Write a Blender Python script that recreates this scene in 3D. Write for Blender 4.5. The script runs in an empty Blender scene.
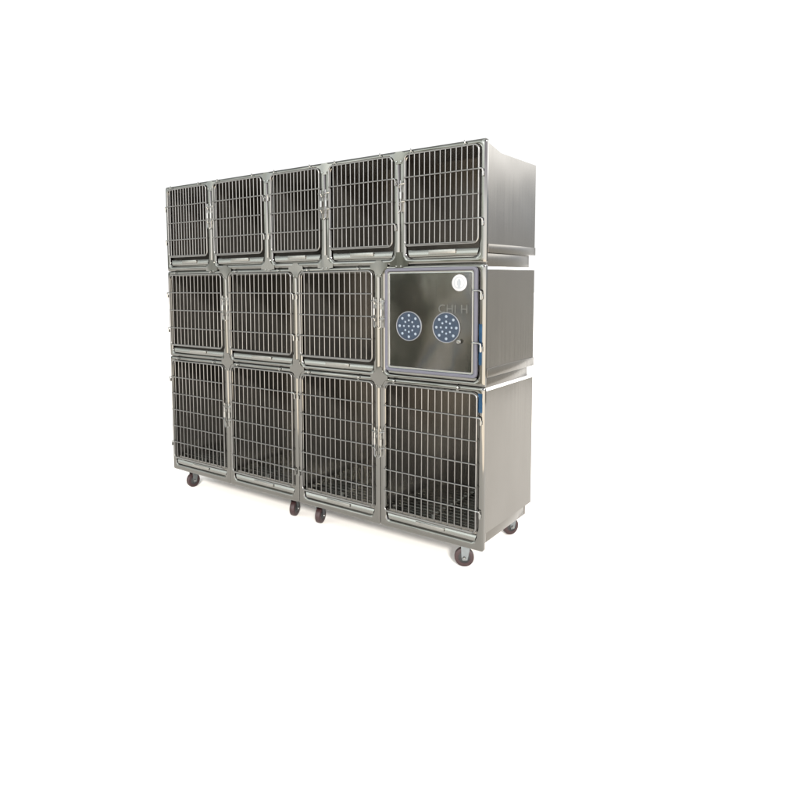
import bpy, bmesh, math, random
from mathutils import Vector, Matrix
random.seed(7)
S = bpy.context.scene
C = S.collection
R = math.radians

# ------------------------------------------------------------------ materials
def newmat(name):
    m = bpy.data.materials.new(name); m.use_nodes = True
    nt = m.node_tree
    return m, nt, nt.nodes['Principled BSDF']

def steel(name, base, rough, streak=0.06, tint_noise=0.10, bump=0.02, axis='Z', scale=60, slow=.12, metal=1.0):
    """brushed sheet steel: fine streaks along one axis, slow blotches of wear"""
    m, nt, b = newmat(name)
    tc = nt.nodes.new('ShaderNodeTexCoord')
    mp = nt.nodes.new('ShaderNodeMapping')
    sc = {'Z': (scale, scale, 0.8), 'X': (0.8, scale, scale)}[axis]
    mp.inputs['Scale'].default_value = sc
    nt.links.new(tc.outputs['Object'], mp.inputs['Vector'])
    n1 = nt.nodes.new('ShaderNodeTexNoise'); n1.inputs['Scale'].default_value = 1.0
    n1.inputs['Detail'].default_value = 5; n1.inputs['Roughness'].default_value = 0.65
    nt.links.new(mp.outputs['Vector'], n1.inputs['Vector'])
    n2 = nt.nodes.new('ShaderNodeTexNoise'); n2.inputs['Scale'].default_value = 5.0
    n2.inputs['Detail'].default_value = 4
    nt.links.new(tc.outputs['Object'], n2.inputs['Vector'])
    r = nt.nodes.new('ShaderNodeMapRange')
    r.inputs['To Min'].default_value = max(0.03, rough - streak); r.inputs['To Max'].default_value = rough + streak
    r.inputs['From Min'].default_value = 0.3; r.inputs['From Max'].default_value = 0.7
    nt.links.new(n1.outputs['Fac'], r.inputs['Value'])
    nt.links.new(r.outputs['Result'], b.inputs['Roughness'])
    mx = nt.nodes.new('ShaderNodeMix'); mx.data_type = 'RGBA'
    lo = [c * (1 - tint_noise) for c in base]; hi = [min(1, c * (1 + tint_noise)) for c in base]
    mx.inputs['A'].default_value = (*lo, 1); mx.inputs['B'].default_value = (*hi, 1)
    ad = nt.nodes.new('ShaderNodeMath'); ad.operation = 'ADD'
    ml = nt.nodes.new('ShaderNodeMath'); ml.operation = 'MULTIPLY'; ml.inputs[1].default_value = 0.5
    nt.links.new(n1.outputs['Fac'], ad.inputs[0]); nt.links.new(n2.outputs['Fac'], ad.inputs[1])
    nt.links.new(ad.outputs[0], ml.inputs[0]); nt.links.new(ml.outputs[0], mx.inputs['Factor'])
    nt.links.new(mx.outputs['Result'], b.inputs['Base Color'])
    bp = nt.nodes.new('ShaderNodeBump'); bp.inputs['Strength'].default_value = bump; bp.inputs['Distance'].default_value = 0.01
    nt.links.new(n1.outputs['Fac'], bp.inputs['Height'])
    # slow buckling of thin sheet
    bp2 = nt.nodes.new('ShaderNodeBump'); bp2.inputs['Strength'].default_value = slow; bp2.inputs['Distance'].default_value = 0.02
    n3 = nt.nodes.new('ShaderNodeTexNoise'); n3.inputs['Scale'].default_value = 3.0; n3.inputs['Detail'].default_value = 1
    nt.links.new(tc.outputs['Object'], n3.inputs['Vector'])
    nt.links.new(n3.outputs['Fac'], bp2.inputs['Height'])
    nt.links.new(bp.outputs['Normal'], bp2.inputs['Normal'])
    nt.links.new(bp2.outputs['Normal'], b.inputs['Normal'])
    b.inputs['Metallic'].default_value = metal
    return m

def simple(name, col, rough, metal=0.0, noise=0.15, scale=30, **kw):
    m, nt, b = newmat(name)
    tc = nt.nodes.new('ShaderNodeTexCoord')
    n = nt.nodes.new('ShaderNodeTexNoise'); n.inputs['Scale'].default_value = scale; n.inputs['Detail'].default_value = 3
    nt.links.new(tc.outputs['Object'], n.inputs['Vector'])
    mx = nt.nodes.new('ShaderNodeMix'); mx.data_type = 'RGBA'
    mx.inputs['A'].default_value = (*[c * (1 - noise) for c in col], 1)
    mx.inputs['B'].default_value = (*[min(1, c * (1 + noise)) for c in col], 1)
    nt.links.new(n.outputs['Fac'], mx.inputs['Factor'])
    nt.links.new(mx.outputs['Result'], b.inputs['Base Color'])
    b.inputs['Roughness'].default_value = rough; b.inputs['Metallic'].default_value = metal
    for k, v in kw.items():
        b.inputs[k].default_value = v
    return m

M = {}
M['side'] = steel('brushed_sheet', (.142, .134, .120), .19, .05, .14, .022, 'Z', 75, .18, .80)
M['frame'] = steel('frame_steel', (.150, .147, .137), .085, .025, .16, .004, 'Z', 40, .45)
M['rod'] = simple('rod_steel', (.185, .181, .176), .28, 1.0, .15, 40)
M['bright'] = simple('polished_steel', (.26, .26, .25), .18, 1.0, .08, 40)
M['tray'] = steel('tray_steel', (.20, .198, .186), .22, .06, .16, .010, 'X', 40)
M['latch'] = simple('latch_steel', (.24, .235, .22), .35, 1.0, .2, 60)
M['strip'] = simple('white_edge', (.86, .86, .85), .5, 0, .03)
M['post_blue'] = simple('strip_blue', (.018, .055, .115), .22, .8, .45, 30)
M['gasket'] = simple('grey_gasket', (.058, .058, .076), .35, 0, .12, 20)
M['sticker'] = simple('sticker_white', (.25, .256, .262), .5, 0, .05)
M['ink'] = simple('sticker_ink', (.125, .145, .165), .5, 0, .1)
M['etch'] = simple('pale_lettering', (.042, .043, .038), .5, 0, .2)
M['tyre'] = simple('maroon_tyre', (.020, .0065, .0068), .45, 0, .25, 50)
M['dark'] = simple('dark_plate', (.03, .03, .03), .5, .5, .2)
M['zinc'] = simple('zinc_fork', (.20, .215, .22), .35, 1.0, .15, 60)
M['floor'] = simple('white_floor', (.945, .915, .875), .75, 0, .01, 2)
M['disc'] = simple('clear_blue_plastic', (.15, .195, .27), .15, 0, .05, 40, **{'Transmission Weight': .85, 'IOR': 1.1})
M['rim'] = simple('pale_plastic_rim', (.11, .115, .125), .4, 0, .1)
M['hole'] = simple('hole_edge', (.135, .16, .19), .4, 0, .15, 80)
g, nt, b = newmat('clear_glass')
b.inputs['Base Color'].default_value = (.93, .95, .94, 1); b.inputs['Roughness'].default_value = 0.02
b.inputs['Transmission Weight'].default_value = 1.0; b.inputs['IOR'].default_value = 1.45
M['glass'] = g

# ------------------------------------------------------------------ mesh helpers
def link(name, bm, mats, parent=None, smooth=True, angle=40):
    bmesh.ops.recalc_face_normals(bm, faces=bm.faces[:])
    me = bpy.data.meshes.new(name); bm.to_mesh(me); bm.free()
    if not isinstance(mats, (list, tuple)): mats = [mats]
    for m in mats: me.materials.append(m)
    o = bpy.data.objects.new(name, me); C.objects.link(o)
    if smooth:
        for p in me.polygons: p.use_smooth = True
        try: me.set_sharp_from_angle(angle=R(angle))
        except Exception: pass
    if parent: o.parent = parent
    return o

def box(bm, x0, x1, y0, y1, z0, z1, mi=0, bev=0.0):
    v = [bm.verts.new((x, y, z)) for x in (x0, x1) for y in (y0, y1) for z in (z0, z1)]
    q = [(0,1,3,2),(4,6,7,5),(0,4,5,1),(2,3,7,6),(0,2,6,4),(1,5,7,3)]
    fs = [bm.faces.new([v[i] for i in f]) for f in q]
    for f in fs: f.material_index = mi
    if bev > 0:
        es = list({e for f in fs for e in f.edges})
        r = bmesh.ops.bevel(bm, geom=es, offset=bev, segments=2, affect='EDGES', profile=.5)
        for f in r['faces']: f.material_index = mi
    return fs

def tube(bm, pts, r, n=8, closed=False, mi=0, caps=True):
    pts = [Vector(p) for p in pts]; N = len(pts); rings = []
    up = None
    for i, p in enumerate(pts):
        if closed: t = (pts[(i+1) % N] - pts[i-1])
        else: t = pts[min(i+1, N-1)] - pts[max(i-1, 0)]
        t.normalize()
        if up is None:
            up = Vector((0, 1, 0)) if abs(t.y) < .9 else Vector((1, 0, 0))
        a = t.cross(up)
        if a.length < 1e-4: a = t.orthogonal()
        a.normalize(); bb = t.cross(a).normalized(); up = -bb if False else up
        rings.append([bm.verts.new(p + r * (math.cos(2*math.pi*k/n) * a + math.sin(2*math.pi*k/n) * bb)) for k in range(n)])
    for i in range(N if closed else N - 1):
        A, B = rings[i], rings[(i+1) % N]
        for k in range(n):
            f = bm.faces.new([A[k], A[(k+1) % n], B[(k+1) % n], B[k]]); f.material_index = mi
    if caps and not closed:
        for A in (rings[0], rings[-1]):
            f = bm.faces.new(A); f.material_index = mi

def rrect(x0, x1, z0, z1, r, n=6):
    out = []
    for cx, cz, a0 in ((x1-r, z1-r, 0), (x0+r, z1-r, 90), (x0+r, z0+r, 180), (x1-r, z0+r, 270)):
        for k in range(n+1):
            a = R(a0 + 90*k/n)
            out.append((cx + r*math.cos(a), cz + r*math.sin(a)))
    return out

def ring_plate(bm, inner, outer, prof, mi=0):
    """frame plate between two loops of equal length; prof = (fraction from inner to outer, y)"""
    loops = []
    for s, y in prof:
        loops.append([bm.verts.new((a[0]*(1-s)+b_[0]*s, y, a[1]*(1-s)+b_[1]*s)) for a, b_ in zip(inner, outer)])
    n = len(inner)
    for i in range(len(loops)):
        A, B = loops[i], loops[(i+1) % len(loops)]
        for k in range(n):
            f = bm.faces.new([A[k], A[(k+1) % n], B[(k+1) % n], B[k]]); f.material_index = mi

def lathe(bm, prof, centre, axis, n=24, mi=0):
    axis = Vector(axis).normalized(); a = axis.orthogonal().normalized(); b_ = axis.cross(a)
    c = Vector(centre); rings = []
    for r, h in prof:
        if r < 1e-6: rings.append([bm.verts.new(c + axis*h)])
        else: rings.append([bm.verts.new(c + axis*h + r*(math.cos(2*math.pi*k/n)*a + math.sin(2*math.pi*k/n)*b_)) for k in range(n)])
    for A, B in zip(rings, rings[1:]):
        if len(A) == 1 and len(B) == 1: continue
        for k in range(n):
            if len(A) == 1: vs = [A[0], B[(k+1) % n], B[k]]
            elif len(B) == 1: vs = [A[k], A[(k+1) % n], B[0]]
            else: vs = [A[k], A[(k+1) % n], B[(k+1) % n], B[k]]
            f = bm.faces.new(vs); f.material_index = mi

def thing(name, loc, label, cat, group=None):
    o = bpy.data.objects.new(name, None); C.objects.link(o)
    o.location = loc; o.empty_display_size = .05
    o['label'] = label; o['category'] = cat
    if group: o['group'] = group
    return o

# ------------------------------------------------------------------ dimensions (metres, frame foot at z = 0)
W, D, FT = 2.441, 0.611, 0.018          # bank width, depth, frame thickness
TOP = [0, .478, .995, 1.452, 1.951, W]
LOW = [0, .609, 1.224, 1.822, W]
ROWS = {
    3: dict(x=LOW, f=(.000, .825), o=(.038, .792), d=(.092, .796), box=(.087, .805), tray=(.045, .074), strip=(.8055, .819), pl=None, nh=5, cross=.825),
    2: dict(x=LOW, f=(.827, 1.427), o=(.850, 1.400), d=(.908, 1.402), box=(.872, 1.399), tray=(.856, .886), strip=(1.3995, 1.412), pl=(.8195, .871), nh=3),
    1: dict(x=TOP, f=(1.429, 2.016), o=(1.461, 1.990), d=(1.528, 1.992), box=(1.480, 1.967), tray=(1.470, 1.505), strip=None, pl=(1.4125, 1.479), nh=3),
}
M_ = .0395                               # visible width of one frame member

# ------------------------------------------------------------------ cage pieces (local coordinates: x from the cage's left edge, z from bank zero minus base)
def build_shell(par, w, r, left_end, right_end):
    z0, z1 = r['box']; t = .006
    x0 = .002; x1 = w - .002
    bm = bmesh.new()
    y0 = FT + .0005
    zf, ys = (1.996, .16) if r is ROWS[1] else (z1, .16)    # the top row's roof rises to the head rail at the front
    def wall(xa, xb):
        pr = [(y0, z0), (D, z0), (D, z1), (ys, z1)] + ([(y0, zf)] if zf > z1 else [])
        if zf == z1: pr[3] = (y0, z1)
        A = [bm.verts.new((xa, y, z)) for y, z in pr]; B = [bm.verts.new((xb, y, z)) for y, z in pr]
        bm.faces.new(A); bm.faces.new(B)
        for k in range(len(pr)): bm.faces.new([A[k], A[(k+1) % len(pr)], B[(k+1) % len(pr)], B[k]])
    wall(x0, x0+t); wall(x1-t, x1)
    xa, xb = x0+t+.0003, x1-t-.0003
    box(bm, xa, xb, D-t, D, z0, z1)                        # back
    box(bm, xa, xb, y0, D-t-.0003, z0, z0+t)
    if zf == z1:
        box(bm, xa, xb, y0, D-t-.0003, z1-t, z1)
    else:
        box(bm, xa, xb, ys+.0003, D-t-.0003, z1-t, z1)
        q = [(y0, zf-t), (ys, z1-t), (ys, z1), (y0, zf)]
        A = [bm.verts.new((xa, y, z)) for y, z in q]; B = [bm.verts.new((xb, y, z)) for y, z in q]
        bm.faces.new(A); bm.faces.new(B)
        for k in range(4): bm.faces.new([A[k], A[(k+1) % 4], B[(k+1) % 4], B[k]])
    o = link('shell', bm, M['side'], par, smooth=False)
    # folded flange along the bottom of the outer wall
    if right_end and r['pl']:
        bm = bmesh.new()
        zf = .045 if r is ROWS[2] else .042
        box(bm, x1+.0002, x1+.004, y0+.001, D+.003, z0-.001, z0+zf, bev=.0012)
        link('flange', bm, M['side'], par)
    if r['pl']:
        bm = bmesh.new()
        box(bm, .006, w-.008, y0+.001, .548, r['pl'][0], r['pl'][1], bev=.003)
        link('plinth', bm, M['side'], par)
    if r['strip'] and right_end:
        bm = bmesh.new()
        box(bm, x1-.03, x1+.0015, y0+.001, D, r['strip'][0], r['strip'][1], bev=.002)
        link('edge_strip', bm, M['strip'], par)

def build_front_frame(par, w, r, lm, rm, outer_r=(.004)):
    bm = bmesh.new()
    inner = rrect(lm, w-rm, r['o'][0], r['o'][1], .034, 7)
    outer = rrect(.0008, w-.0008, r['f'][0], r['f'][1], .012, 7)
    ring_plate(bm, inner, outer, [(0, FT), (0, .003), (.06, .0), (.22, -.0025), (.5, -.0040), (.78, -.0025), (.94, 0), (1, .003), (1, FT)])
    return link('front_frame', bm, M['frame'], par, angle=35)

def build_tray(par, w, r, lm, rm):
    z0, z1 = r['tray']
    x0, x1 = lm + .020, w - rm - .010
    bm = bmesh.new()
    # sloping lip with a rolled top edge; ends cut at a slant
    prof = [(.016, 0.0), (.004, .0), (.0015, .25), (.006, .80), (.009, 1.0), (.016, 1.0)]
    L, Rr = [], []
    for y, s in prof:
        z = z0 + (z1-z0)*s
        L.append(bm.verts.new((x0 - .012*s, y, z))); Rr.append(bm.verts.new((x1 + .006*s, y, z)))
    for i in range(len(prof)-1):
        bm.faces.new([L[i], Rr[i], Rr[i+1], L[i+1]])
    bm.faces.new(L); bm.faces.new(Rr)
    bm.faces.new([L[0], L[-1], Rr[-1], Rr[0]])
    box(bm, x0, x1, .0165, D-.03, z0+.001 if r is not ROWS[3] else r['box'][0]+.0075, z0+.006 if r is not ROWS[3] else r['box'][0]+.012)
    t = link('tray', bm, M['tray'], par, angle=50)
    # raised finger pull in the middle of the lip
    bm = bmesh.new()
    cx = (x0+x1)/2; hw = min(.085, (x1-x0)*.2)
    box(bm, cx-hw, cx+hw, -.004, .0035, z0+(z1-z0)*.30, z0+(z1-z0)*.92, bev=.0025)
    link('handle', bm, M['latch'], t)
    return t

def build_hooks(par, w, r):
    zt = r['f'][1]
    for fx in (.155, .77):
        bm = bmesh.new()
        x = w*fx
        z = zt - .009 if r is ROWS[1] else zt - .010
        pts = [(x, .006, z-.012), (x, -.006, z-.012)]
        for k in range(9):
            a = R(-90 + 30*k)
            pts.append((x + .010*0 + .0035*math.sin(k*.7), -.008 - .009*math.cos(a)*1.0, z + .010*math.sin(a)))
        tube(bm, pts, .0030, 6)
        lathe(bm, [(0, .002), (.006, .0015), (.007, -.001), (.006, -.004), (0, -.004)], (x, -.008, z-.012), (0, -1, 0), 12)
        link('card_hook', bm, M['bright'], par)

def build_door(par, w, r, lm, rm, hinge, nv=14):
    x0, x1 = lm - .001, w - rm + .001
    z0, z1 = r['d']; Y = -.0125
    bm = bmesh.new()
    loop = [(x, Y, z) for x, z in rrect(x0, x1, z0, z1, .026, 6)]
    tube(bm, loop, .0046, 10, closed=True)
    for k in range(1, nv):
        x = x0 + (x1-x0)*k/nv + random.uniform(-.0008, .0008)
        tube(bm, [(x, Y, z0), (x + random.uniform(-.0016, .0016), Y, (z0+z1)/2), (x, Y, z1)], .0030, 8)
    nh = r['nh']; zs = [z0 + (z1-z0)*k/(nh+1) for k in range(1, nh+1)]
    for z in zs:
        tube(bm, [(x0-.003, Y-.0066, z), ((x0+x1)/2, Y-.0066, z+random.uniform(-.0008, .0008)), (x1+.003, Y-.0066, z)], .0034, 8)
    # double rail at the foot of the door
    tube(bm, [(x0+.012, Y-.0066, z0+.006), (x1-.012, Y-.0066, z0+.006)], .0034, 8)
    d = link('barred_door', bm, M['rod'], par, angle=60)
    d.location = (random.uniform(-.0012, .0012), 0, random.uniform(-.0015, .0015)); d.rotation_euler = (0, random.uniform(-.0022, .0022), 0)
    # hinges: the bar ends hook over pins on the frame member
    s, xe = (-1, x0) if hinge == 'L' else (1, x1)
    for z in (zs[0], zs[-1]):
        bm = bmesh.new()
        tube(bm, [(xe, Y-.0066, z), (xe + s*.017, Y-.0066, z), (xe + s*.021, Y-.005, z-.003), (xe + s*.022, Y-.003, z-.012), (xe + s*.022, Y-.003, z-.036)], .0038, 8)
        box(bm, xe + s*.022 - .006, xe + s*.022 + .006, Y-.001, -.001, z-.034, z-.014, bev=.001)
        link('hinge', bm, M['bright'], d)
    # latch on the other side: two prongs, a sliding bolt, a plate on the post
    s, xe = (1, x1) if hinge == 'L' else (-1, x0)
    build_latch(d, xe, s, z0, z1, Y)
    return d, zs

def build_latch(d, xe, s, z0, z1, Y, glass=False):
    H = .125
    zc = (z0+z1)/2 + (.02 if not glass else .03)
    zt, zb = zc + H/2, zc - H/2
    xp = xe + s*.019
    l = None
    bm = bmesh.new()
    box(bm, min(xp-.011, xp+.011), max(xp-.011, xp+.011), -.0075, -.0035, zb-.012, zt+.012, bev=.0015)
    l = link('latch', bm, M['latch'], d)
    bm = bmesh.new()
    tube(bm, [(xp, Y-.006, zt+.022), (xp, Y-.006, zb-.004), (xp + s*.006, Y-.010, zb-.012), (xp + s*.012, Y-.012, zb-.016)], .0042, 8)
    lathe(bm, [(0, 0), (.0075, 0), (.0075, .035), (0, .035)], (xp, Y-.006, zc-.01), (0, 0, 1), 12)
    link('bolt', bm, M['bright'], l)
    for z in (zt, zb + .035):
        bm = bmesh.new()
        tube(bm, [(xe - s*.004, Y-.004, z+.004), (xe + s*.004, Y-.011, z+.003), (xp + s*.004, Y-.0125, z), (xp + s*.007, Y-.008, z-.014), (xp+s*.006, Y+.004, z-.018)], .0034, 8)
        link('prong', bm, M['bright'], l)

def build_corner_plate(par, x, z, arms):
    """thin stamped plate with hollowed sides, bolted over the point where the frames meet"""
    bm = bmesh.new()
    up, dn = arms; hw = .034
    pts = []
    def arc(cx, cz, rx, rz, a0, a1, n=6):
        return [(cx + rx*math.cos(R(a0+(a1-a0)*k/n)), cz + rz*math.sin(R(a0+(a1-a0)*k/n))) for k in range(n+1)]
    e = .056; k = .012
    pts += arc(e, up, e-hw*.55, up-k, 180, 270)
    pts += arc(e, -dn, e-hw*.55, dn-k, 90, 180)
    pts += arc(-e, -dn, e-hw*.55, dn-k, 0, 90)
    pts += arc(-e, up, e-hw*.55, up-k, 270, 360)
    f = [bm.verts.new((x+px, -.0062, z+pz)) for px, pz in pts]
    b_ = [bm.verts.new((x+px, -.0035, z+pz)) for px, pz in pts]
    n = len(pts)
    bm.faces.new(f); bm.faces.new(b_)
    for i in range(n): bm.faces.new([f[i], f[(i+1) % n], b_[(i+1) % n], b_[i]])
    p = link('corner_plate', bm, M['frame'], par, angle=30)
    for sx in (-1, 1):
        bm = bmesh.new()
        lathe(bm, [(0, .0035), (.0045, .003), (.0062, 0), (.0062, -.002)], (x + sx*.014, -.0064, z - dn + .012), (0, -1, 0), 12)
        link('bolt', bm, M['bright'], p)
    return p

def build_rack(par, w, r):
    """slatted floor rack lying in the cage"""
    z = r['box'][0] + .026
    bm = bmesh.new()
    x0, x1 = .022, w-.022
    n = 13
    for k in range(n):
        y = .05 + (D-.11)*k/(n-1)
        box(bm, x0, x1, y-.008, y+.008, z-.0015, z+.0015)
    for fx in (.06, .5, .94):
        x = x0+(x1-x0)*fx
        box(bm, x-.008, x+.008, .045, D-.055, r['box'][0]+.0125, z-.0016)
    link('floor_rack', bm, M['tray'], par, smooth=False)

def build_glass_door(par, w, r, lm, rm):
    x0, x1 = lm - .001, w - rm + .001
    x0 = lm + .006
    z0, z1 = .868, 1.414; Y = -.016
    bm = bmesh.new()
    outer = rrect(x0, x1, z0, z1, .022, 7)
    mid = rrect(x0+.017, x1-.017, z0+.017, z1-.017, .014, 7)
    ring_plate(bm, mid, outer, [(0, -.006), (0, -.015), (.12, -.0185), (.5, -.020), (.88, -.0185), (1, -.014), (1, -.0055)])
    d = link('glass_door', bm, M['gasket'], par, angle=45)
    bm = bmesh.new()
    inner = rrect(x0+.029, x1-.029, z0+.029, z1-.029, .007, 7)
    outer2 = rrect(x0+.0172, x1-.0172, z0+.0172, z1-.0172, .014, 7)
    ring_plate(bm, inner, outer2, [(0, -.008), (0, -.0125), (.15, -.0145), (.5, -.0135), (.85, -.0145), (1, -.012), (1, -.008)])
    link('metal_trim', bm, M['bright'], d, angle=45)
    bm = bmesh.new()
    box(bm, x0+.0292, x1-.0292, -.0115, -.0075, z0+.0292, z1-.0292)
    link('glass_pane', bm, M['glass'], d, smooth=False)
    X = lambda wx: wx - LOW[3]
    # two perforated vent discs, on the outside of the pane
    for cx in (2.0175, 2.236):
        cz, rr = 1.112, .077
        bm = bmesh.new()
        c = (X(cx), -.0118, cz)
        lathe(bm, [(0, 0), (rr-.004, 0), (rr-.004, .0035), (0, .0035)], c, (0, -1, 0), 48, 0)
        lathe(bm, [(rr-.0038, 0), (rr, 0), (rr, .005), (rr-.002, .0062), (rr-.0038, .005), (rr-.0038, 0)], c, (0, -1, 0), 48, 1)
        spots = [(0, 0)] + [(.030*math.sin(R(45*k)), .030*math.cos(R(45*k))) for k in range(8)] + [(.056*math.sin(R(45*k)), .056*math.cos(R(45*k))) for k in range(8)]
        for i, (hx, hz) in enumerate(spots):
            ro = .0056 if i < 9 else .0072
            lathe(bm, [(0, .0050), (ro*.55, .0049), (ro*.9, .0044), (ro, .0036)], (c[0]+hx, c[1], c[2]+hz), (0, -1, 0), 14, 2)
        link('vent_disc', bm, [M['disc'], M['rim'], M['hole']], d, angle=40)
    # round white badge
    bm = bmesh.new()
    c = (X(2.306), -.0118, 1.335)
    lathe(bm, [(0, .003), (.037, .003), (.040, .0022), (.0415, 0), (0, 0)], c, (0, -1, 0), 40, 0)
    lathe(bm, [(.0265, .0031), (.0275, .0036), (.0285, .0031)], c, (0, -1, 0), 32, 1)
    box(bm, c[0]-.0030, c[0]+.0030, c[1]-.0037, c[1]-.0031, c[2]-.016, c[2]+.018, 1)
    box(bm, c[0]-.007, c[0]+.007, c[1]-.0037, c[1]-.0031, c[2]-.022, c[2]-.018, 1)
    box(bm, c[0]-.010, c[0]-.008, c[1]-.0037, c[1]-.0031, c[2]-.012, c[2]+.010, 1)
    box(bm, c[0]+.008, c[0]+.010, c[1]-.0037, c[1]-.0031, c[2]-.012, c[2]+.010, 1)
    link('round_badge', bm, [M['sticker'], M['ink']], d, angle=30)
    # faint pale lettering along the pane above the right vent
    cu = bpy.data.curves.new('faint_lettering', 'FONT'); cu.body = 'CHI H'; cu.size = .060; cu.extrude = .0003
    cu.space_character = 1.05
    t0 = bpy.data.objects.new('faint_lettering_text', cu); C.objects.link(t0)
    dg = bpy.context.evaluated_depsgraph_get()
    me = bpy.data.meshes.new_from_object(t0.evaluated_get(dg)); me.materials.clear(); me.materials.append(M['etch'])
    C.objects.unlink(t0); bpy.data.objects.remove(t0)
    me.transform(Matrix.Translation((X(2.188), -.0119, 1.186)) @ Matrix.Rotation(R(90), 4, 'X'))
    o = bpy.data.objects.new('faint_lettering', me); C.objects.link(o); o.parent = d
    # small pull knob
    bm = bmesh.new()
    lathe(bm, [(0, .020), (.009, .019), (.012, .014), (.010, .009), (.006, .006), (.006, 0)], (X(2.311), -.0118, 1.046), (0, -1, 0), 18)
    link('knob', bm, M['bright'], d)
    # hinges at right, latch at left
    for z in (1.298, 1.044):
        bm = bmesh.new()
        tube(bm, [(x1-.022, -.0235, z), (x1+.012, -.0235, z), (x1+.020, -.020, z-.004), (x1+.021, -.018, z-.014), (x1+.021, -.018, z-.044)], .0045, 8)
        box(bm, x1+.014, x1+.028, -.016, -.0035, z-.042, z-.018, bev=.001)
        link('hinge', bm, M['bright'], d)
    build_latch(d, x0, -1, z0, z1, -.018, glass=True)
    # tray under the door stands visible through the glass as a ledge
    return d

def build_blue_strip(par, x0, x1, z0, z1):  # thin blue strip with uneven edges, laid on the right-hand post
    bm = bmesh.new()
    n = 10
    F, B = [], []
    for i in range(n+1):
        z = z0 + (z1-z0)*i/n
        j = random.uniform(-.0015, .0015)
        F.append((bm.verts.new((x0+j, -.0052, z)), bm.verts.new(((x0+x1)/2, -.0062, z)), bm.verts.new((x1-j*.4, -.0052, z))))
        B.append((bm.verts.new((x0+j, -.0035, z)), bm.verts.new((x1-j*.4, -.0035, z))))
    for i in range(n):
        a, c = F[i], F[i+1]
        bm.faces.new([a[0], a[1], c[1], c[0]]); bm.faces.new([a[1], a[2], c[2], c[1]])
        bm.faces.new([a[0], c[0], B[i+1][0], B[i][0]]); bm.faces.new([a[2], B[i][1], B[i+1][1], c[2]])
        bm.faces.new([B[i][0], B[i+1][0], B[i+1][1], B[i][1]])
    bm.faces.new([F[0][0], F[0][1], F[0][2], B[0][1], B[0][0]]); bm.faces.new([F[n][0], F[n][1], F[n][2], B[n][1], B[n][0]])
    link('blue_strip', bm, M['post_blue'], par)

# ------------------------------------------------------------------ the thirteen cages
LAB = {
 (1,0): 'small barred steel cage at the left end of the top row',
 (1,1): 'small barred steel cage in the top row, second from the left end',
 (1,2): 'small barred steel cage in the middle of the five-cage top row',
 (1,3): 'small barred steel cage in the top row, second from the right end',
 (1,4): 'barred steel cage at the right end of the top row, bare brushed side showing',
 (2,0): 'barred steel cage at the left end of the middle row',
 (2,1): 'barred steel cage in the middle row, second from the left end',
 (2,2): 'barred steel cage in the middle row, directly left of the glass-door cage',
 (2,3): 'steel cage with clear glass door, two round perforated vents and a white badge',
 (3,0): 'tall barred steel cage at the left end of the bottom row',
 (3,1): 'tall barred steel cage in the bottom row, second from the left end',
 (3,2): 'tall barred steel cage in the bottom row, second from the right end',
 (3,3): 'tall barred steel cage at the right end of the bottom row, under the glass-door cage',
}
HINGE = {1: 'LRLRR', 2: 'LRLR', 3: 'LRLR'}
GRP = {1: 'small barred cages in the top row', 2: 'barred cages in the middle row', 3: 'tall barred cages in the bottom row'}
for row in (3, 2, 1):
    r = ROWS[row]; xs = r['x']; n = len(xs) - 1
    for i in range(n):
        w = xs[i+1] - xs[i]
        glass = (row, i) == (2, 3)
        base = r['f'][0]
        cage = thing('glass_door_cage' if glass else 'animal_cage', (xs[i], 0, 0), LAB[(row, i)], 'cage', None if glass else GRP[row])
        lm = M_ if i else .034
        rm = M_ if i < n-1 else .038
        build_shell(cage, w, r, i == 0, i == n-1)
        build_front_frame(cage, w, r, lm, rm)
        build_tray(cage, w, r, lm, rm)
        if not glass:
            build_hooks(cage, w, r)
            if row == 3: build_rack(cage, w, r)
            build_door(cage, w, r, lm, rm, HINGE[row][i])
        else:
            build_glass_door(cage, w, r, lm, rm)
        if i < n-1:                                     # plate over the frames' meeting point above this cage's right post
            z = r['f'][1] + .001
            if row == 1: build_corner_plate(cage, w, r['f'][1] - .026, (.024, .040))
            elif row == 2: build_corner_plate(cage, w, z, (.030, .060))
            else: build_corner_plate(cage, w, z, (.055, .060))
        if row == 2 and i < n:
            pass
        if (row, i) == (2, 3): build_blue_strip(cage, 2.409-xs[i], 2.425-xs[i], .935, 1.135)
        if (row, i) == (3, 3): build_blue_strip(cage, 2.409-xs[i], 2.430-xs[i], .70, .795)
        # put the empty at the cage's own foot
        for ch in cage.children:
            ch.location.z -= base
        cage.location.z = base
# plates of the top row's lower crossings
for cage, row, i in [(o, 1, k) for k, o in enumerate([o for o in C.objects if o.get('group') == GRP[1]])]:
    if i < 4:
        p = build_corner_plate(cage, TOP[i+1]-TOP[i], 1.437, (.060, .026))
        p.location.z -= ROWS[1]['f'][0]

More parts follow.
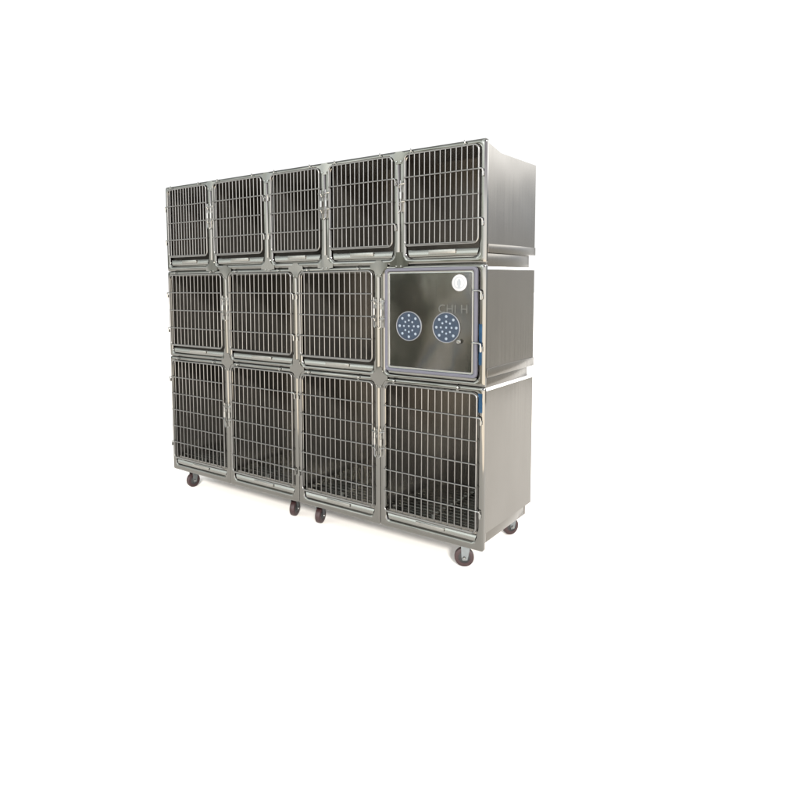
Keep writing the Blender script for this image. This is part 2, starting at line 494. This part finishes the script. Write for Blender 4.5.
# ------------------------------------------------------------------ the two wheeled bases
def build_caster(par, x, y, swivel, ztop, zfloor):
    Rw = .050
    cz = zfloor + Rw
    a = R(swivel)
    fx, fy = math.cos(a), math.sin(a)                   # rolling direction
    ax = Vector((-fy, fx, 0))                           # axle
    off = .012
    wx, wy = x - fx*off, y - fy*off
    bm = bmesh.new()
    box(bm, -.042, .042, -.036, .036, -.005, 0, 0, bev=.001)
    lathe(bm, [(0, -.005), (.026, -.005), (.026, -.014), (.018, -.018), (0, -.018)], (0, 0, 0), (0, 0, 1), 20)
    # fork cheeks
    for s in (-1, 1):
        yy = s*.021
        prof = [(-.030, -.0172), (.026, -.0172), (.004, cz-ztop-.012), (-.012-.008, cz-ztop-.014), (-.012-.014, cz-ztop+.004)]
        A = [bm.verts.new((px, yy-.0015, pz)) for px, pz in prof]; B = [bm.verts.new((px, yy+.0015, pz)) for px, pz in prof]
        bm.faces.new(A); bm.faces.new(B)
        for i in range(len(prof)): bm.faces.new([A[i], A[(i+1) % len(prof)], B[(i+1) % len(prof)], B[i]])
    box(bm, -.030, .026, -.0225, .0225, -.0195, -.0165)
    c = link('caster', bm, M['zinc'], par, angle=40)
    c.location = (x, y, ztop); c.rotation_euler = (0, 0, a)
    bm = bmesh.new()
    lathe(bm, [(.030, -.016), (.044, -.0165), (.0485, -.014), (.050, -.008), (.050, .008), (.0485, .014), (.044, .0165), (.030, .016), (.030, -.016)], (0, 0, 0), (0, 1, 0), 32)
    t = link('tyre', bm, M['tyre'], c); t.location = (-.012, 0, cz-ztop)
    bm = bmesh.new()
    lathe(bm, [(0, -.025), (.007, -.025), (.007, -.0232), (.014, -.0178), (.0295, -.0145), (.0295, .0145), (.014, .0178), (.007, .0232), (.007, .025), (0, .025)], (0, 0, 0), (0, 1, 0), 24)
    h = link('wheel_hub', bm, M['dark'], c); h.location = (-.012, 0, cz-ztop)
    bm = bmesh.new()
    for s in (-1, 1):
        lathe(bm, [(0, .0045), (.006, .004), (.008, 0)], (0, s*.0252, 0), (0, s, 0), 12)
    bo = link('axle_bolt', bm, M['bright'], c); bo.location = (-.012, 0, cz-ztop)
    return c

ZF = -.128
for k, (x0, x1, cs, lab) in enumerate((
    (0, LOW[2], [(.135, .050, 84), (1.112, .060, 106), (.10, .54, 20), (1.10, .54, 80)], 'low wheeled steel base under the two left tall cages'),
    (LOW[2], W, [(1.322, .062, 104), (2.315, .040, 28), (1.33, .55, 60), (2.325, .590, 62)], 'low wheeled steel base under the two right tall cages'))):
    b_ = thing('wheeled_base', (x0, 0, ZF), lab, 'cage base', 'wheeled bases under the cages')
    bm = bmesh.new()
    w = x1 - x0
    # hollow box-section perimeter, open underneath
    y0, y1 = FT+.001, .555
    z0, z1 = .034 - ZF, .0865 - ZF
    box(bm, .004, w-.008, y0, y0+.03, z0, z1, bev=.002)
    box(bm, .004, w-.008, y1-.03, y1, z0, z1, bev=.002)
    box(bm, .004, .034, y0+.0305, y1-.0305, z0, z1, bev=.002)
    box(bm, w-.038, w-.008, y0+.0305, y1-.0305, z0, z1, bev=.002)
    box(bm, .0345, w-.0385, y0+.0305, y1-.0305, z0+.001, z0+.006)
    link('base_box', bm, M['side'], b_)
    for cx, cy, sw in cs:
        build_caster(b_, cx-x0, cy+.03, sw, .0335 - ZF, 0)

# ------------------------------------------------------------------ floor
bm = bmesh.new()
rad = 70
fw = Vector((-.622, .783, 0)).normalized(); rt = Vector((fw.y, -fw.x, 0))
o_ = Vector((3.81, -2.89, ZF)) + fw*1.05                 # the white sheet starts well in front of the photographer
XE = 4.8                                                 # right-hand edge of the sheet
pr_ = o_ + rt*((XE-o_.x)/rt.x)
vs = [bm.verts.new(p_) for p_ in (o_ - rt*rad, pr_, Vector((XE, rad, ZF)), Vector((-rad, rad, ZF)))]
bm.faces.new(vs)
fl = link('floor', bm, M['floor'], None, smooth=False); fl['kind'] = 'structure'

# ------------------------------------------------------------------ world: white behind the cages; invented side and front light shaped for steel reflections
wd = bpy.data.worlds.new('World'); S.world = wd; wd.use_nodes = True
nt = wd.node_tree; N = nt.nodes; L = nt.links
bg = N['Background']
tc = N.new('ShaderNodeTexCoord'); sp = N.new('ShaderNodeSeparateXYZ'); L.new(tc.outputs['Generated'], sp.inputs[0])
def math_(op, a, b_=None):
    m = N.new('ShaderNodeMath'); m.operation = op
    for i, v in enumerate((a, b_)):
        if v is None: continue
        if isinstance(v, (int, float)): m.inputs[i].default_value = v
        else: L.new(v, m.inputs[i])
    return m.outputs[0]
def sstep(v, a, b_):
    m = N.new('ShaderNodeMapRange'); m.interpolation_type = 'SMOOTHSTEP'
    m.inputs['From Min'].default_value = a; m.inputs['From Max'].default_value = b_
    L.new(v, m.inputs['Value']); return m.outputs['Result']
az = math_('ARCTAN2', sp.outputs['X'], sp.outputs['Y'])
el = math_('ARCSINE', sp.outputs['Z'])
inv = lambda v: math_('SUBTRACT', 1.0, v)
back = math_('MULTIPLY', sstep(az, R(-100), R(-84)), inv(sstep(az, R(7), R(12))))
right = math_('MULTIPLY', sstep(az, R(7), R(12)), inv(sstep(az, R(80), R(100))))
front_r = math_('ADD', sstep(az, R(80), R(100)), inv(sstep(az, R(-178), R(-166))))
def ramp_el(stops):
    ramp = N.new('ShaderNodeValToRGB')
    mr = N.new('ShaderNodeMapRange'); mr.inputs['From Min'].default_value = R(-15); mr.inputs['From Max'].default_value = R(75)
    L.new(el, mr.inputs['Value']); L.new(mr.outputs['Result'], ramp.inputs['Fac'])
    cr = ramp.color_ramp
    f = lambda d: (d+15)/90
    cr.elements[0].position = f(stops[0][0]); cr.elements[0].color = (*stops[0][1], 1)
    cr.elements[1].position = f(stops[-1][0]); cr.elements[1].color = (*stops[-1][1], 1)
    for d_, c_ in stops[1:-1]:
        e = cr.elements.new(f(d_)); e.color = (*c_, 1)
    return ramp.outputs['Color']
c_right = ramp_el([(-12, (0.784, 0.728, 0.638)), (-4, (0.829, 0.818, 0.773)), (1, (0.806, 0.806, 0.784)), (4, (0.739, 0.784, 0.851)), (6.5, (0.918, 0.986, 1.09)), (8.5, (2.02, 2.02, 2.02)), (11, (5.04, 5.04, 5.04)), (20, (3.58, 3.58, 3.58)), (28, (1.34, 1.34, 1.34)), (70, (1.57, 1.57, 1.57))])
c_left = ramp_el([(-12, (1.06, 0.963, 0.825)), (-3, (1.38, 1.27, 1.12)), (-1, (1.5, 1.42, 1.3)), (1, (2.38, 2.33, 2.2)), (3, (1.62, 1.62, 1.6)), (6, (2.62, 2.7, 2.62)), (16, (3.38, 3.47, 3.45)), (28, (2, 2.06, 2.1)), (40, (1.62, 1.66, 1.72)), (70, (2.25, 2.25, 2.25))])
c_fr = ramp_el([(-12, (5.94, 5.27, 4.46)), (-2, (5.4, 5.06, 4.66)), (2, (4.86, 4.79, 4.73)), (7, (3.51, 3.51, 3.65)), (12, (1.62, 1.55, 1.78)), (30, (1.08, 1.08, 1.11)), (42, (1.62, 1.62, 1.69)), (70, (2.16, 2.16, 2.16))])
# soft-edged blotches made up so the front frames reflect dark and bright patches
mpv = N.new('ShaderNodeMapping'); mpv.inputs['Scale'].default_value = (11, 11, 5)
L.new(tc.outputs['Generated'], mpv.inputs['Vector'])
nz = N.new('ShaderNodeTexNoise'); nz.inputs['Scale'].default_value = 1; nz.inputs['Detail'].default_value = 4
L.new(mpv.outputs['Vector'], nz.inputs['Vector'])
cmb = N.new('ShaderNodeValToRGB'); L.new(nz.outputs['Fac'], cmb.inputs['Fac'])
e0, e1 = cmb.color_ramp.elements
e0.position = .36; e0.color = (.20, .21, .18, 1); e1.position = .66; e1.color = (1.55, 1.58, 1.6, 1)
for p_, c_ in ((.44, (.50, .53, .47)), (.48, (.80, .80, .74)), (.54, (.70, .78, .86)), (.59, (1.25, 1.25, 1.2))):
    e = cmb.color_ramp.elements.new(p_); e.color = (*c_, 1)
mul = N.new('ShaderNodeMix'); mul.data_type = 'RGBA'; mul.blend_type = 'MULTIPLY'; mul.inputs['Factor'].default_value = 1
L.new(c_left, mul.inputs['A']); L.new(cmb.outputs['Color'], mul.inputs['B'])
side_mr = N.new('ShaderNodeMapRange')                    # added brightening by azimuth, so the right-hand posts reflect lighter
side_mr.inputs['From Min'].default_value = R(-160); side_mr.inputs['From Max'].default_value = R(-118)
side_mr.inputs['To Min'].default_value = 1.75; side_mr.inputs['To Max'].default_value = .55
L.new(az, side_mr.inputs['Value'])
vm = N.new('ShaderNodeVectorMath'); vm.operation = 'SCALE'
L.new(mul.outputs['Result'], vm.inputs[0]); L.new(side_mr.outputs['Result'], vm.inputs['Scale'])
cur = vm.outputs['Vector']
def over(mask, a, b_):
    m = N.new('ShaderNodeMix'); m.data_type = 'RGBA'; L.new(mask, m.inputs['Factor']); L.new(a, m.inputs['A'])
    if isinstance(b_, tuple): m.inputs['B'].default_value = b_
    else: L.new(b_, m.inputs['B'])
    return m.outputs['Result']
cur = over(front_r, cur, c_fr)
cur = over(right, cur, c_right)
cur = over(back, cur, (1.1, 1.1, 1.1, 1))
L.new(cur, bg.inputs['Color']); bg.inputs['Strength'].default_value = 1/1.6

# ------------------------------------------------------------------ one broad key light from the photographer's side
sun = bpy.data.lights.new('key_light', 'SUN'); sun.energy = 3.5; sun.angle = R(8); sun.color = (1, .97, .92)
so = bpy.data.objects.new('key_light', sun); C.objects.link(so)
d = Vector((2.55, -2.95, 0)).normalized() * math.cos(R(25)) + Vector((0, 0, math.sin(R(25))))
so.rotation_euler = d.to_track_quat('Z', 'Y').to_euler(); so.location = (4, -4, 4)

# ------------------------------------------------------------------ camera (solved from the photograph)
cam = bpy.data.cameras.new('camera'); co = bpy.data.objects.new('camera', cam); C.objects.link(co)
rows = [[0.7832471267071253, 0.6216465646343105, -0.008915558501435657], [-0.044362265822415474, 0.070186810726484, 0.9965469386692961], [-0.620125735537668, 0.780147011965312, -0.08255126798215409]]
mw = Matrix((( rows[0][0], rows[1][0], -rows[2][0], 3.80805123),
             ( rows[0][1], rows[1][1], -rows[2][1], -2.89291401),
             ( rows[0][2], rows[1][2], -rows[2][2], 1.34614268), (0, 0, 0, 1)))
co.matrix_world = mw
cam.sensor_width = 36; cam.lens = 36*647.808/800
cam.shift_x = (400-334.207)/800; cam.shift_y = -(400-335.3345)/800
cam.clip_end = 500
S.camera = co

S.view_settings.view_transform = 'Standard'; S.view_settings.look = 'None'; S.view_settings.exposure = math.log2(1.6); S.view_settings.gamma = 1
S.render.engine = 'CYCLES'
S.cycles.use_denoising = True
S.cycles.max_bounces = 16; S.cycles.glossy_bounces = 10; S.cycles.transmission_bounces = 10
